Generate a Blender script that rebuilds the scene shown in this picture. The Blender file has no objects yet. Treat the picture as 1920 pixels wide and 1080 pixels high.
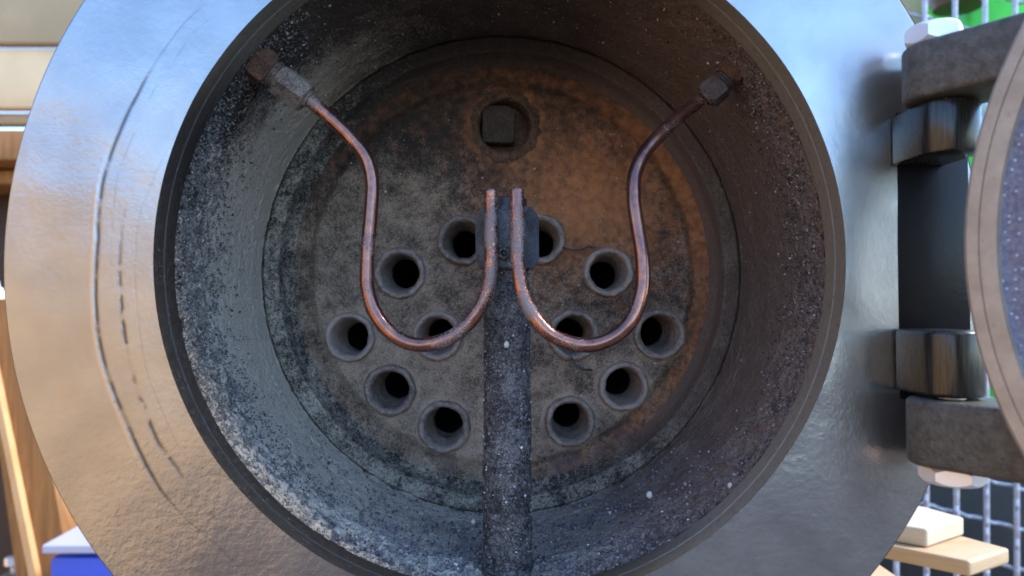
import bpy, math, random
import numpy as np
from mathutils import Vector, Matrix
R = math.radians
MM = 0.001
random.seed(4)
RNG = np.random.default_rng(7)
scene = bpy.context.scene

# ------------------------------------------------------------------ camera
FPX = 1400.0
CAM = np.array([0.6, -163.0, -10.8])                # millimetres
YAW = math.atan(15 / FPX); PITCH = math.atan(35 / FPX)
cam_d = bpy.data.cameras.new("camera")
cam = bpy.data.objects.new("camera", cam_d)
scene.collection.objects.link(cam)
cam.location = Vector(CAM * MM)
cam.rotation_euler = (R(90) + PITCH, 0, -YAW)
cam_d.sensor_width = 36.0
cam_d.lens = FPX / 1920 * 36.0
cam_d.clip_start = 0.002
cam_d.clip_end = 400
cam_d.dof.use_dof = True
cam_d.dof.focus_distance = 0.198
cam_d.dof.aperture_fstop = 17.0
scene.camera = cam

# ------------------------------------------------------------------ world, sun, exposure
SUN_EL, SUN_AZ = R(46), R(96)       # azimuth clockwise from +Y: the sun stands behind the camera to the right
world = bpy.data.worlds.new("World"); scene.world = world
world.use_nodes = True
wn = world.node_tree.nodes; wl = world.node_tree.links
sky = wn.new("ShaderNodeTexSky"); sky.sky_type = 'NISHITA'
sky.sun_disc = False; sky.sun_elevation = SUN_EL; sky.sun_rotation = SUN_AZ
sky.air_density = 1.0; sky.dust_density = 0.2; sky.ozone_density = 4.5
bg = wn["Background"]; bg.inputs[1].default_value = 0.15
wb = wn.new('ShaderNodeVectorMath'); wb.operation = 'MULTIPLY'; wb.inputs[1].default_value = (.95, 1.0, 1.06)   # even white balance of the sky
wl.new(sky.outputs[0], wb.inputs[0]); wl.new(wb.outputs[0], bg.inputs[0])
sun_d = bpy.data.lights.new("sun", 'SUN'); sun = bpy.data.objects.new("sun", sun_d)
scene.collection.objects.link(sun)
sun_d.energy = 1.6; sun_d.angle = R(12); sun_d.color = (1.0, 0.95, 0.88)
sdir = Vector((math.sin(SUN_AZ) * math.cos(SUN_EL), math.cos(SUN_AZ) * math.cos(SUN_EL), math.sin(SUN_EL)))
sun.rotation_euler = sdir.to_track_quat('Z', 'Y').to_euler()
sun.location = (0.5, -1, 1)
scene.view_settings.view_transform = 'Standard'
scene.view_settings.look = 'None'
scene.view_settings.exposure = 2.15
scene.view_settings.gamma = 1.0
scene.render.engine = 'CYCLES'
scene.cycles.max_bounces = 10
scene.cycles.diffuse_bounces = 5

_fw = np.array([math.sin(YAW) * math.cos(PITCH), math.cos(YAW) * math.cos(PITCH), math.sin(PITCH)])
_rt = np.array([math.cos(YAW), -math.sin(YAW), 0.0]); _up = np.cross(_rt, _fw)
def at(px, py, y):
    """point of the plane Y=y (mm) seen at photograph pixel (px, py)"""
    d = _fw + _rt * (px - 960) / FPX - _up * (py - 540) / FPX
    return CAM + d * ((y - CAM[1]) / d[1])

# ------------------------------------------------------------------ noise (numpy)
def _h(ix, iy, iz, seed):
    n = (ix.astype(np.int64) * 73856093) ^ (iy.astype(np.int64) * 19349663) ^ (iz.astype(np.int64) * 83492791) ^ (seed * 2654435761)
    n = (n ^ (n >> 13)) * 1274126177 & 0x7fffffff
    n = (n ^ (n >> 16)) * 60493 & 0x7fffffff
    return (n & 0xffff) / 65535.0
def vnoise(p, seed=0):
    i = np.floor(p); f = p - i; f = f * f * (3 - 2 * f)
    x, y, z = i[:, 0], i[:, 1], i[:, 2]; o = 0
    for dx in (0, 1):
        wx = f[:, 0] if dx else 1 - f[:, 0]
        for dy in (0, 1):
            wy = f[:, 1] if dy else 1 - f[:, 1]
            for dz in (0, 1):
                wz = f[:, 2] if dz else 1 - f[:, 2]
                o = o + wx * wy * wz * _h(x + dx, y + dy, z + dz, seed)
    return o
def fbm(p, scale, oct=4, seed=0):
    o = 0; a = 1; t = 0
    for k in range(oct):
        o = o + a * vnoise(p / scale, seed + k); t += a; a *= .55; scale *= .5
    return o / t
def ss(e0, e1, x):
    t = np.clip((x - e0) / (e1 - e0), 0, 1); return t * t * (3 - 2 * t)

# ------------------------------------------------------------------ mesh helpers (all input in mm)
def mesh_obj(name, V, F, mat, parent=None, smooth=True, attrs=None, sharp=None, label=None):
    me = bpy.data.meshes.new(name)
    V = np.asarray(V, float)
    off = getattr(parent, 'get', lambda *a: None)('_off') if parent else None
    me.from_pydata([], [], []) if False else None
    if isinstance(F, np.ndarray):
        n = len(F); k = F.shape[1]
        me.vertices.add(len(V)); me.vertices.foreach_set('co', (V * MM).ravel())
        me.loops.add(n * k); me.loops.foreach_set('vertex_index', F.ravel().astype(np.int32))
        me.polygons.add(n); me.polygons.foreach_set('loop_start', np.arange(0, n * k, k, dtype=np.int32))
        me.polygons.foreach_set('loop_total', np.full(n, k, np.int32))
        me.update(calc_edges=True)
    else:
        me.from_pydata([tuple(v) for v in V * MM], [], F)
        me.update()
    me.polygons.foreach_set('use_smooth', np.full(len(me.polygons), bool(smooth)))
    if sharp: me.set_sharp_from_angle(angle=R(sharp))
    if attrs:
        for k_, a in attrs.items():
            at_ = me.attributes.new(k_, 'FLOAT', 'POINT'); at_.data.foreach_set('value', np.asarray(a, np.float32))
    me.materials.append(mat)
    o = bpy.data.objects.new(name, me); scene.collection.objects.link(o)
    if parent: o.parent = parent
    if label: o['label'] = label
    return o

def grid_faces(nu, nv, wrap=True):
    """nu rings (profile) x nv points round"""
    u = np.arange(nu - 1)[:, None]; v = np.arange(nv if wrap else nv - 1)[None]
    v2 = (v + 1) % nv
    a = u * nv + v; b = u * nv + v2; c = (u + 1) * nv + v2; d = (u + 1) * nv + v
    return np.stack([a, b, c, d], -1).reshape(-1, 4)

def densify(prof, step):
    out = [np.array(prof[0], float)]
    for a, b in zip(prof[:-1], prof[1:]):
        a = np.array(a, float); b = np.array(b, float); n = max(1, int(np.ceil(np.linalg.norm(b - a) / step)))
        for k in range(1, n + 1): out.append(a + (b - a) * k / n)
    return np.array(out)

def lathe_grid(prof, nv, step=None):
    """profile of (r, y) about the boiler axis (Y). returns V, F, normals, (u-ring, angle)"""
    P = densify(prof, step) if step else np.array(prof, float)
    t = np.gradient(P, axis=0); t /= np.linalg.norm(t, axis=1)[:, None] + 1e-9
    n2 = np.stack([-t[:, 1], t[:, 0]], -1)          # pointing inwards for a profile running away from the eye
    a = np.linspace(0, 2 * np.pi, nv, endpoint=False)
    ca, sa = np.cos(a), np.sin(a)
    V = np.stack([P[:, 0][:, None] * ca, np.repeat(P[:, 1][:, None], nv, 1), P[:, 0][:, None] * sa], -1).reshape(-1, 3)
    N = np.stack([n2[:, 0][:, None] * ca, np.repeat(n2[:, 1][:, None], nv, 1), n2[:, 0][:, None] * sa], -1).reshape(-1, 3)
    return V, grid_faces(len(P), nv), N, np.tile(a, len(P))

def lathe(name, prof, nv, mat, parent=None, loc=(0, 0, 0), axis='Y', cap0=False, cap1=False, sharp=35, mtx=None, label=None, closed=False):
    P = np.array(prof, float)
    a = np.linspace(0, 2 * np.pi, nv, endpoint=False); ca, sa = np.cos(a), np.sin(a)
    r = P[:, 0][:, None]; h = np.repeat(P[:, 1][:, None], nv, 1)
    if axis == 'Y': V = np.stack([r * ca, h, r * sa], -1)
    else: V = np.stack([r * ca, r * sa, h], -1)
    V = V.reshape(-1, 3)
    F = [tuple(q) for q in grid_faces(len(P), nv).tolist()]
    if closed:
        m = len(P) - 1
        F += [(m * nv + k, m * nv + (k + 1) % nv, (k + 1) % nv, k) for k in range(nv)]
    if cap0: F.append(tuple(range(nv - 1, -1, -1)))
    if cap1: F.append(tuple((len(P) - 1) * nv + k for k in range(nv)))
    if mtx is not None: V = V @ np.array(mtx)[:3, :3].T + np.array(mtx)[:3, 3]
    V = V + np.array(loc)
    return mesh_obj(name, V, F, mat, parent, True, sharp=sharp, label=label)

def prism(name, poly, z0, z1, mat, parent=None, bevel=0.6, segs=2, mtx=None, sharp=40, label=None, subdiv=0):
    """vertical prism over polygon (x, y) in mm with bevelled edges"""
    import bmesh
    bm = bmesh.new()
    lo = [bm.verts.new((x, y, z0)) for x, y in poly]; hi = [bm.verts.new((x, y, z1)) for x, y in poly]
    n = len(poly)
    bm.faces.new(lo[::-1]); bm.faces.new(hi)
    for k in range(n): bm.faces.new((lo[k], lo[(k + 1) % n], hi[(k + 1) % n], hi[k]))
    bmesh.ops.recalc_face_normals(bm, faces=bm.faces)
    if bevel:
        es = [e for e in bm.edges if e.calc_face_angle(0) > R(35)]
        bmesh.ops.bevel(bm, geom=es, offset=bevel, segments=segs, profile=.5, affect='EDGES', clamp_overlap=True)
    if mtx is not None: bmesh.ops.transform(bm, matrix=Matrix(mtx), verts=bm.verts)
    bmesh.ops.scale(bm, vec=(MM, MM, MM), verts=bm.verts)
    me = bpy.data.meshes.new(name); bm.to_mesh(me); bm.free()
    me.polygons.foreach_set('use_smooth', np.full(len(me.polygons), True)); me.set_sharp_from_angle(angle=R(sharp))
    me.materials.append(mat)
    o = bpy.data.objects.new(name, me); scene.collection.objects.link(o)
    if parent: o.parent = parent
    if label: o['label'] = label
    return o

def box(name, c0, c1, mat, parent=None, bevel=1.0, mtx=None, label=None):
    return prism(name, [(c0[0], c0[1]), (c1[0], c0[1]), (c1[0], c1[1]), (c0[0], c1[1])], c0[2], c1[2], mat, parent, bevel, 2, mtx, label=label)

def catmull(pts, per=14):
    P = np.array(pts, float); P = np.vstack([2 * P[0] - P[1], P, 2 * P[-1] - P[-2]]); out = []
    for i in range(1, len(P) - 2):
        for t in np.linspace(0, 1, per, endpoint=False):
            out.append(.5 * ((2 * P[i]) + (-P[i - 1] + P[i + 1]) * t + (2 * P[i - 1] - 5 * P[i] + 4 * P[i + 1] - P[i + 2]) * t * t + (-P[i - 1] + 3 * P[i] - 3 * P[i + 1] + P[i + 2]) * t ** 3))
    out.append(P[-2]); return np.array(out)

def sweep(name, path, rad, nv, mat, parent=None, caps=True, label=None, rough=0.0, hollow=0.0, dust_sheen=None):
    P = np.array(path, float); n = len(P)
    T = np.gradient(P, axis=0); T /= np.linalg.norm(T, axis=1)[:, None]
    u = np.cross(T[0], [0, 1, .1]); u /= np.linalg.norm(u); U = []
    for k in range(n):
        u = u - T[k] * (u @ T[k]); u /= np.linalg.norm(u); U.append(u)
    U = np.array(U); W = np.cross(T, U)
    a = np.linspace(0, 2 * np.pi, nv, endpoint=False)
    rr = np.broadcast_to(np.asarray(rad, float), (n,))
    D = U[:, None] * np.cos(a)[None, :, None] + W[:, None] * np.sin(a)[None, :, None]
    V = (P[:, None] + D * rr[:, None, None]).reshape(-1, 3)
    if rough: V = V + D.reshape(-1, 3) * ((fbm(V, 1.1, 3, 5) - .5) * rough)[:, None]
    F = [tuple(q) for q in grid_faces(n, nv).tolist()]
    if caps:
        if hollow:      # an open pipe end: rounded lip and a dark bore
            m = len(V); e = (n - 1) * nv
            A = V[e:e + nv]; cpt = P[-1]; t = T[-1]
            r1 = cpt + (A - cpt) * .9 + t * .15; r2 = cpt + (A - cpt) * hollow + t * .1; r3 = r2 - t * 6
            V = np.vstack([V, r1, r2, r3])
            for b0, b1 in ((e, m), (m, m + nv), (m + nv, m + 2 * nv)):
                F += [(b0 + k, b0 + (k + 1) % nv, b1 + (k + 1) % nv, b1 + k) for k in range(nv)]
            F.append(tuple(range(m + 2 * nv, m + 3 * nv)))
        else: F.append(tuple((n - 1) * nv + k for k in range(nv)))
        F.append(tuple(range(nv - 1, -1, -1)))
    at_ = None
    if dust_sheen is not None:
        dv = np.repeat(dust_sheen, nv); dv = np.concatenate([dv, np.full(len(V) - len(dv), dust_sheen[-1])]); at_ = {'dust_sheen': dv}
    return mesh_obj(name, V, F, mat, parent, True, label=label, sharp=50, attrs=at_)

def thing(name, label, cat, group=None):
    o = bpy.data.objects.new(name, None); scene.collection.objects.link(o)
    o.empty_display_size = .01; tag(o, label, cat, group); return o
def tag(o, label, cat, group=None):
    o['label'] = label; o['category'] = cat
    if group: o['group'] = group
    return o

# ------------------------------------------------------------------ material helpers
class NT:
    def __init__(s, name):
        s.m = bpy.data.materials.new(name); s.m.use_nodes = True
        s.t = s.m.node_tree; s.b = s.t.nodes['Principled BSDF']
        s.co = None
    def n(s, kind, **kw):
        nd = s.t.nodes.new(kind)
        for k, v in kw.items(): setattr(nd, k, v)
        return nd
    def l(s, a, b): s.t.links.new(a, b)
    def coord(s):
        if s.co is None:
            tc = s.n('ShaderNodeTexCoord'); mp = s.n('ShaderNodeVectorMath', operation='SCALE'); mp.inputs['Scale'].default_value = 1000.0
            s.l(tc.outputs['Object'], mp.inputs[0]); s.co = mp.outputs[0]
        return s.co
    def stretch(s, v):
        m = s.n('ShaderNodeVectorMath', operation='MULTIPLY'); m.inputs[1].default_value = v; s.l(s.coord(), m.inputs[0]); return m.outputs[0]
    def noise(s, size, detail=4, rough=.55, vec=None, dist=0):
        nd = s.n('ShaderNodeTexNoise'); nd.inputs['Scale'].default_value = 1.0 / size
        nd.inputs['Detail'].default_value = detail; nd.inputs['Roughness'].default_value = rough; nd.inputs['Distortion'].default_value = dist
        s.l(vec or s.coord(), nd.inputs['Vector']); return nd.outputs['Fac']
    def voro(s, size, feature='F1', out='Distance', rnd=1.0):
        nd = s.n('ShaderNodeTexVoronoi', feature=feature); nd.inputs['Scale'].default_value = 1.0 / size
        nd.inputs['Randomness'].default_value = rnd
        s.l(s.coord(), nd.inputs['Vector']); return nd.outputs[out]
    def attr(s, name):
        nd = s.n('ShaderNodeAttribute'); nd.attribute_name = name; return nd.outputs['Fac']
    def map(s, v, a, b, c=0.0, d=1.0, smooth=True):
        nd = s.n('ShaderNodeMapRange'); nd.interpolation_type = 'SMOOTHSTEP' if smooth else 'LINEAR'
        s.l(v, nd.inputs['Value'])
        for k, x in zip(('From Min', 'From Max', 'To Min', 'To Max'), (a, b, c, d)): nd.inputs[k].default_value = x
        return nd.outputs['Result']
    def math(s, op, a, b=None):
        nd = s.n('ShaderNodeMath', operation=op)
        for i, x in enumerate((a, b)):
            if x is None: continue
            if isinstance(x, (int, float)): nd.inputs[i].default_value = x
            else: s.l(x, nd.inputs[i])
        return nd.outputs[0]
    def mix(s, f, a, b):
        nd = s.n('ShaderNodeMix', data_type='RGBA')
        for i, x in ((0, f), (6, a), (7, b)):
            if isinstance(x, (int, float)): nd.inputs[i].default_value = x
            elif isinstance(x, tuple): nd.inputs[i].default_value = x + (1,)
            else: s.l(x, nd.inputs[i])
        return nd.outputs[2]
    def bump(s, h, dist, strength=1.0, prev=None):
        nd = s.n('ShaderNodeBump'); nd.inputs['Distance'].default_value = dist * MM; nd.inputs['Strength'].default_value = strength
        s.l(h, nd.inputs['Height'])
        if prev is not None: s.l(prev, nd.inputs['Normal'])
        return nd.outputs[0]
    def done(s, col, rough, nrm=None, metal=0.0, ior=None):
        for k, x in (('Base Color', col), ('Roughness', rough), ('Metallic', metal)):
            if isinstance(x, tuple): s.b.inputs[k].default_value = x + (1,)
            elif isinstance(x, (int, float)): s.b.inputs[k].default_value = x
            else: s.l(x, s.b.inputs[k])
        if nrm is not None: s.l(nrm, s.b.inputs['Normal'])
        if ior: s.b.inputs['IOR'].default_value = ior
        return s.m

def soot_material(name, dark, ash, rust, use_attr=True, mid=.9, nz=1.25, speck=.5, grain=.45, bumpd=.35, base_ash=.4, tint=None):
    g = NT(name)
    n1 = g.noise(7, 5, .6); n2 = g.noise(1.6, 4, .65); n3 = g.noise(grain, 3, .6)
    am = g.attr('ash') if use_attr else base_ash
    if name.startswith('tube_end'):
        oi = g.n('ShaderNodeObjectInfo'); am = g.math('ADD', g.math('MULTIPLY', oi.outputs['Random'], .3), base_ash - .15)
    f = g.math('ADD', am, g.math('MULTIPLY', g.math('SUBTRACT', n1, .5), .9))
    f = g.math('ADD', f, g.math('MULTIPLY', g.math('SUBTRACT', n2, .5), mid))
    f = g.math('ADD', f, g.math('MULTIPLY', g.math('SUBTRACT', n3, .5), nz))
    f = g.map(f, .1, .95)
    c = g.mix(f, dark, ash)
    if use_attr:
        rn = g.math('ADD', g.attr('rust'), g.math('MULTIPLY', g.math('SUBTRACT', g.noise(3.2, 5, .65), .5), 1.1))
        c = g.mix(g.map(rn, .15, 1.25), c, rust)
        if tint: c = g.mix(g.map(g.attr('tint'), 0, 1), c, tint)
    v = g.voro(.75); sp = g.math('MULTIPLY', g.map(v, .16, .1), g.map(g.noise(1.3, 2), .5, .62))
    c = g.mix(g.math('MULTIPLY', sp, speck), c, (.42, .40, .36))
    b = g.bump(n3, bumpd, .9)
    b = g.bump(n2, bumpd * 1.6, .7, b)
    return g.done(c, .78, b)

# boiler paint: silk black with a metallic sheen, orange-peel relief, worn arcs
g = NT('boiler_paint')
pe = g.noise(1.5, 3, .55); pe2 = g.noise(5.0, 3, .5); fine = g.noise(.35, 2, .5)
wear = g.attr('wear'); pale = g.attr('pale')
col = g.mix(g.map(g.noise(14, 4), .3, .75), (.32, .315, .315), (.39, .385, .38))
col = g.mix(g.map(g.noise(.9, 3, .7), .66, .76), col, (.24, .24, .255))
col = g.mix(pale, col, (.55, .50, .50))
col = g.mix(wear, col, (.07, .07, .085))
pk = g.attr('peel'); b = g.bump(g.math('MULTIPLY', pe2, pk), .20, .5); b = g.bump(g.math('MULTIPLY', pe, pk), .2, .5, b); b = g.bump(fine, .03, .5, b)
PAINT = g.done(col, g.math('ADD', .19, g.math('MULTIPLY', g.noise(9, 3), .1)), b, metal=.97)
# inner lip of the ring: smooth dirty black
g = NT('lip_paint')
c = g.mix(g.map(g.attr('ash'), 0, 1), (.005, .005, .006), (.20, .165, .12))  # attribute holds dirt and painted light, from black to tan
c = g.mix(g.map(g.noise(1.2, 4, .7, vec=g.stretch((1, 1, 1))), .5, .75, 0, .6), c, (.03, .025, .02))
c = g.mix(g.math('MULTIPLY', g.map(g.voro(.9), .14, .08), .5), c, (.3, .29, .27))
LIP = g.done(c, g.map(g.noise(1.5, 4), .2, .8, .42, .62), g.bump(g.noise(.5, 3), .08, .6))
WALL = soot_material('sooty_wall', (.018, .013, .010), (.54, .46, .36), (.18, .085, .048), speck=.6, grain=.6, bumpd=.9, tint=(.16, .11, .085))
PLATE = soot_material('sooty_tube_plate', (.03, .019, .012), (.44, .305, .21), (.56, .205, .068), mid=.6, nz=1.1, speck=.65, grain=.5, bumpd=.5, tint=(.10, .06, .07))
FERR = soot_material('tube_end_soot', (.07, .05, .04), (.38, .285, .23), (.2, .1, .05), use_attr=False, speck=.3, grain=.35, bumpd=.18, base_ash=.62)
g = NT('tube_bore'); BORE = g.done((.006, .005, .005), .9)
CAST = soot_material('sooty_casting', (.016, .014, .014), (.27, .24, .22), (.1, .05, .03), use_attr=False, speck=.8, grain=.5, bumpd=.75, base_ash=.36)
CAST.node_tree.nodes['Principled BSDF'].inputs['Roughness'].default_value = .4
CAST.node_tree.nodes['Principled BSDF'].inputs['Metallic'].default_value = .15
CASTN = soot_material('sooty_nozzle', (.016, .016, .018), (.18, .18, .20), (.1, .05, .03), use_attr=False, mid=.4, speck=.9, grain=.4, bumpd=.22, base_ash=.42)
CASTN.node_tree.nodes['Principled BSDF'].inputs['Roughness'].default_value = .4
UNION2 = soot_material('dark_union_soot', (.035, .022, .018), (.15, .12, .11), (.2, .1, .05), use_attr=False, speck=.5, grain=.35, bumpd=.25, base_ash=.4)
UNION = soot_material('rusty_union_soot', (.06, .034, .02), (.29, .23, .18), (.2, .1, .05), use_attr=False, speck=.5, grain=.35, bumpd=.25, base_ash=.5)
RUSTU = soot_material('rusty_union', (.05, .022, .012), (.19, .085, .035), (.2, .1, .05), use_attr=False, speck=.3, grain=.5, bumpd=.3, base_ash=.42)
PLUG = soot_material('plug_iron', (.025, .015, .009), (.08, .046, .026), (.2, .1, .05), use_attr=False, speck=.1, grain=.6, bumpd=.15, base_ash=.42)
CRUST = soot_material('rust_crust', (.05, .026, .014), (.24, .12, .055), (.2, .1, .05), use_attr=False, speck=.4, grain=.5, bumpd=.5, base_ash=.4)

def copper(name, dusty):
    g = NT(name)
    n = g.noise(4.5, 4, .6); n2 = g.noise(1.2, 4, .65)
    c = g.mix(g.map(n, .35, .68), (.36, .155, .10), (.19, .095, .08))
    c = g.mix(g.map(n2, .55, .72, 0, .8), c, (.10, .05, .045))
    sx = g.n('ShaderNodeSeparateXYZ'); geo = g.n('ShaderNodeNewGeometry'); g.l(geo.outputs['Normal'], sx.inputs[0])
    d = g.math('ADD', g.noise(.40, 2, .6), g.math('MULTIPLY', g.math('SUBTRACT', g.noise(8, 3), .5), 1.1))
    d = g.math('MULTIPLY', g.map(g.math('ADD', d, g.attr('dust_sheen')), .60, .78), .85)
    c = g.mix(d, c, (.19, .165, .15))
    m = g.math('SUBTRACT', .88, g.math('MULTIPLY', d, .75))
    b = g.bump(g.math('MULTIPLY', g.noise(.36, 2, .6), d), .10, .8)
    return g.done(c, g.math('ADD', .24, g.math('MULTIPLY', d, .4)), b, metal=m)
COPPER = copper('dusty_copper', .35)

g = NT('hinge_casting')
c = g.mix(g.map(g.noise(2.2, 5, .65), .3, .7), (.055, .05, .04), (.105, .095, .075))
c = g.mix(g.map(g.noise(.8, 3), .62, .72), c, (.04, .036, .03))
STRAP = g.done(c, .5, g.bump(g.noise(1.1, 4, .6), .5, .8), metal=.25)
g = NT('turned_black_steel')
ln = g.noise(.5, 3, .6, vec=g.stretch((1.6, 1.6, .06)))
c = g.mix(g.map(ln, .35, .7), (.035, .034, .031), (.06, .058, .05))
LUG = g.done(c, g.map(ln, .3, .7, .22, .3), g.bump(ln, .012, .5), metal=.7)
g = NT('zinc_bolt'); ZINC = g.done((.82, .80, .80), .32, g.bump(g.noise(.8, 2), .04, .5), metal=.55)
g = NT('door_seat')
c = g.mix(g.map(g.noise(6, 5, .6), .3, .7), (.30, .24, .18), (.40, .33, .25))
c = g.mix(g.map(g.noise(1.4, 4, .7), .6, .75, 0, .6), c, (.13, .10, .08))
SEAT = g.done(c, .5, g.bump(g.noise(.6, 3), .08, .6), metal=.35)
g = NT('door_inner_face')
c = g.mix(g.map(g.noise(.9, 4, .7), .35, .7), (.10, .10, .14), (.20, .19, .23))
c = g.mix(g.map(g.voro(1.3), .2, .12), c, (.5, .5, .55))
DOORIN = g.done(c, .6, g.bump(g.noise(.9, 3), .35, .8))
g = NT('black_enamel'); BLACK = g.done((.02, .02, .022), .45, g.bump(g.noise(2, 3), .1, .5))
g = NT('gloss_black'); GLOSSB = g.done((.005, .005, .006), .3, g.bump(g.noise(2, 3), .08, .5), ior=1.25)
g = NT('brass_band'); BRASS = g.done((.62, .56, .22), .35, g.bump(g.noise(1.2, 3), .12, .6), metal=.7)
g = NT('galvanised_wire'); WIRE = g.done(g.mix(g.map(g.noise(2.5, 3), .3, .7), (.34, .34, .38), (.48, .48, .53)), .45, metal=.35)
def wood(name, c0, c1, st=(.05, 1, 1)):
    g = NT(name); n = g.noise(5, 5, .65, vec=g.stretch(st), dist=.6)
    c = g.mix(g.map(n, .3, .72), c0, c1)
    return g.done(c, .6, g.bump(n, .4, .5))
WOODP = wood('pale_pine', (.40, .25, .12), (.50, .35, .20), (.12, .12, 1))
WOODW = wood('planed_pine', (.46, .37, .25), (.54, .45, .32), (.12, .12, 1))
WOODB = wood('brown_varnished_wood', (.22, .09, .022), (.36, .16, .045), (1, 1, .08))
WOODE = wood('sawn_edge', (.55, .30, .12), (.66, .40, .19), (1, 1, .08))
def plain(name, c, r=.5, metal=0, n=8, b=.2):
    g = NT(name); k = tuple(x * .82 for x in c)
    return g.done(g.mix(g.map(g.noise(n, 4), .3, .7), k, c), r, g.bump(g.noise(n * .4, 3), b, .5), metal=metal)
CREAM = plain('cream_paint', (.66, .48, .27), .55, n=60)
TAN = plain('tan_paint', (.40, .29, .16), .55, n=60)
TIMBER = plain('golden_timber', (.68, .39, .17), .6, n=70)
GREEN = plain('green_plastic', (.05, .62, .03), .35, n=20)
BLUE = plain('blue_plastic', (.015, .09, .60), .3, n=30)
g = NT('frosted_lid'); g.b.inputs['Transmission Weight'].default_value = .25; LID = g.done((.50, .50, .62), .35)
DARK = plain('dark_backing', (.009, .009, .012), .5, n=15)
DGREY = plain('dark_grey_plastic', (.05, .052, .05), .45, n=15)
BROWN = plain('brown_pottery', (.085, .045, .03), .5, n=10)
ORANGE = plain('orange_strap', (.75, .22, .05), .5)
BEIGE = plain('beige_canvas', (.66, .50, .34), .7, n=12, b=.6)

# ------------------------------------------------------------------ setting
g = NT('ground')
n = g.noise(90, 6, .6)
GROUND = g.done(g.mix(g.map(n, .3, .7), (.055, .043, .038), (.08, .062, .052)), .85, g.bump(g.noise(6, 4), 3, .6))
gr = mesh_obj('ground', [(-60000, -60000, -620), (60000, -60000, -620), (60000, 60000, -620), (-60000, 60000, -620)], [(0, 1, 2, 3)], GROUND, smooth=False)
gr['kind'] = 'structure'

# ------------------------------------------------------------------ the boiler
boiler = thing('steam_boiler', 'black steam boiler with its round smokebox open, showing sooty walls and tube ends', 'boiler')
AX_D = lambda y: y - CAM[1]

# front ring (flange): annulus from the mouth to a slightly eccentric outer edge
nv, nu = 1500, 150
a = np.linspace(0, 2 * np.pi, nv, endpoint=False)
t = np.linspace(0, 1, nu)[:, None]
ox, oz, RO, RI = -1.3, -.7, 107.6, 75.7
xi, zi = RI * np.cos(a), RI * np.sin(a); xo, zo = ox + RO * np.cos(a), oz + RO * np.sin(a)
X = xi + (xo - xi) * t; Z = zi + (zo - zi) * t; Y = np.zeros_like(X)
           # tiny round at the mouth
Y += 2.2 * ss(.965, 1.0, t) ** 1.4         # rolled outer edge
V = np.stack([X, Y, Z], -1).reshape(-1, 3)
rr = np.hypot(V[:, 0], V[:, 2]); ang = np.degrees(np.arctan2(V[:, 2], V[:, 0])) % 360
def arc_pts(pts):
    P = np.array(pts, float); dx, dz = P[:, 0] - 940, 482 - P[:, 1]
    A = np.degrees(np.arctan2(dz, dx)) % 360; o = np.argsort(A)
    return A[o], np.hypot(dx, dz)[o] * 75.7 / 650.5
A1, R1 = arc_pts([(382, 0), (345, 35), (285, 120), (260, 170), (230, 230), (207, 290), (192, 350), (187, 450), (183, 555), (192, 635), (215, 720), (245, 790), (272, 850), (305, 910), (350, 965), (415, 1020), (465, 1070)])
A2, R2 = arc_pts([(300, 250), (262, 330), (235, 400), (228, 480), (233, 570), (245, 665), (260, 720), (275, 760), (305, 830), (340, 875), (375, 925), (415, 975), (470, 1030)])
r1 = np.interp(ang, A1, R1); r2 = np.interp(ang, A2, R2)
in1 = ss(A1[0] - 1, A1[0] + 3, ang) * (1 - ss(A1[-1] - 2, A1[-1] + 1, ang))
in2 = ss(A2[0], A2[0] + 4, ang) * (1 - ss(A2[-1] - 25, A2[-1], ang))
wob = (fbm(V, 9, 3, 3) - .5) * 1.0
d1 = rr - r1 + wob * .5
strong = ss(146, 158, ang) * (1 - ss(212, 220, ang))
w = .22 + .36 * strong
brk = ss(.30, .5, fbm(V, 4, 4, 11))
line1 = np.exp(-((d1 + .1) / w) ** 2 * 1.6) * in1 * (.35 + .6 * strong) * (.45 + .55 * brk)
ridge = np.exp(-((d1 - 1.0) / .42) ** 2) * in1 * ss(160, 172, ang) * (1 - ss(206, 214, ang))
d2 = rr - r2 + wob * .4
dash = ss(.43, .55, fbm(V, 2.6, 3, 21))
line2 = np.exp(-(d2 / .45) ** 2) * in2 * (.12 + .8 * dash) * ss(165, 190, ang)
d3 = rr - (r1 - 3.0) + wob
line3 = np.exp(-(d3 / .16) ** 2) * in1 * .3 * ss(.45, .6, fbm(V, 8, 3, 33)) * (1 - ss(170, 185, ang))
d4 = rr - (r2 - 3.2) + wob
line4 = np.exp(-(d4 / .15) ** 2) * in2 * .22
wear = np.clip(line1 + line2 + line3 + line4, 0, 1)
V[:, 1] += .07 * wear - .05 * ridge + (fbm(V, 14, 2, 5) - .5) * .25
FR = mesh_obj('front_ring', V, grid_faces(nu, nv), PAINT, boiler, attrs={'wear': wear, 'pale': ridge * .4, 'peel': .2 + .5 * np.clip(ss(0, -60, V[:, 2]) + .55 * ss(-10, -80, V[:, 0]), 0, 1)})
FR.data.materials.append(BLACK)
mi = np.zeros((nu - 1, nv), np.int32); mi[-5:] = 1  # outermost rows blackened to paint in the dark outline of the roll-off
FR.data.polygons.foreach_set('material_index', mi.ravel())
# outer edge wall + shell of the boiler behind the ring
prof = [(RO, 2.2), (RO - .1, 6), (RO - .6, 7.5), (RO - 2, 8), (86, 8.2), (86, 9), (86, 240)]
sh = lathe('boiler_shell', prof, 180, BLACK, boiler, loc=(ox * .5, 0, oz * .5), sharp=35)
lathe('edge_band', [(104.5, 9), (107.6, 9.6), (107.9, 12), (107.6, 14), (104, 14.5)], 200, BRASS, boiler, loc=(-3.0, 0, 0), label='thin brass band behind the left edge of the front ring')

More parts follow.
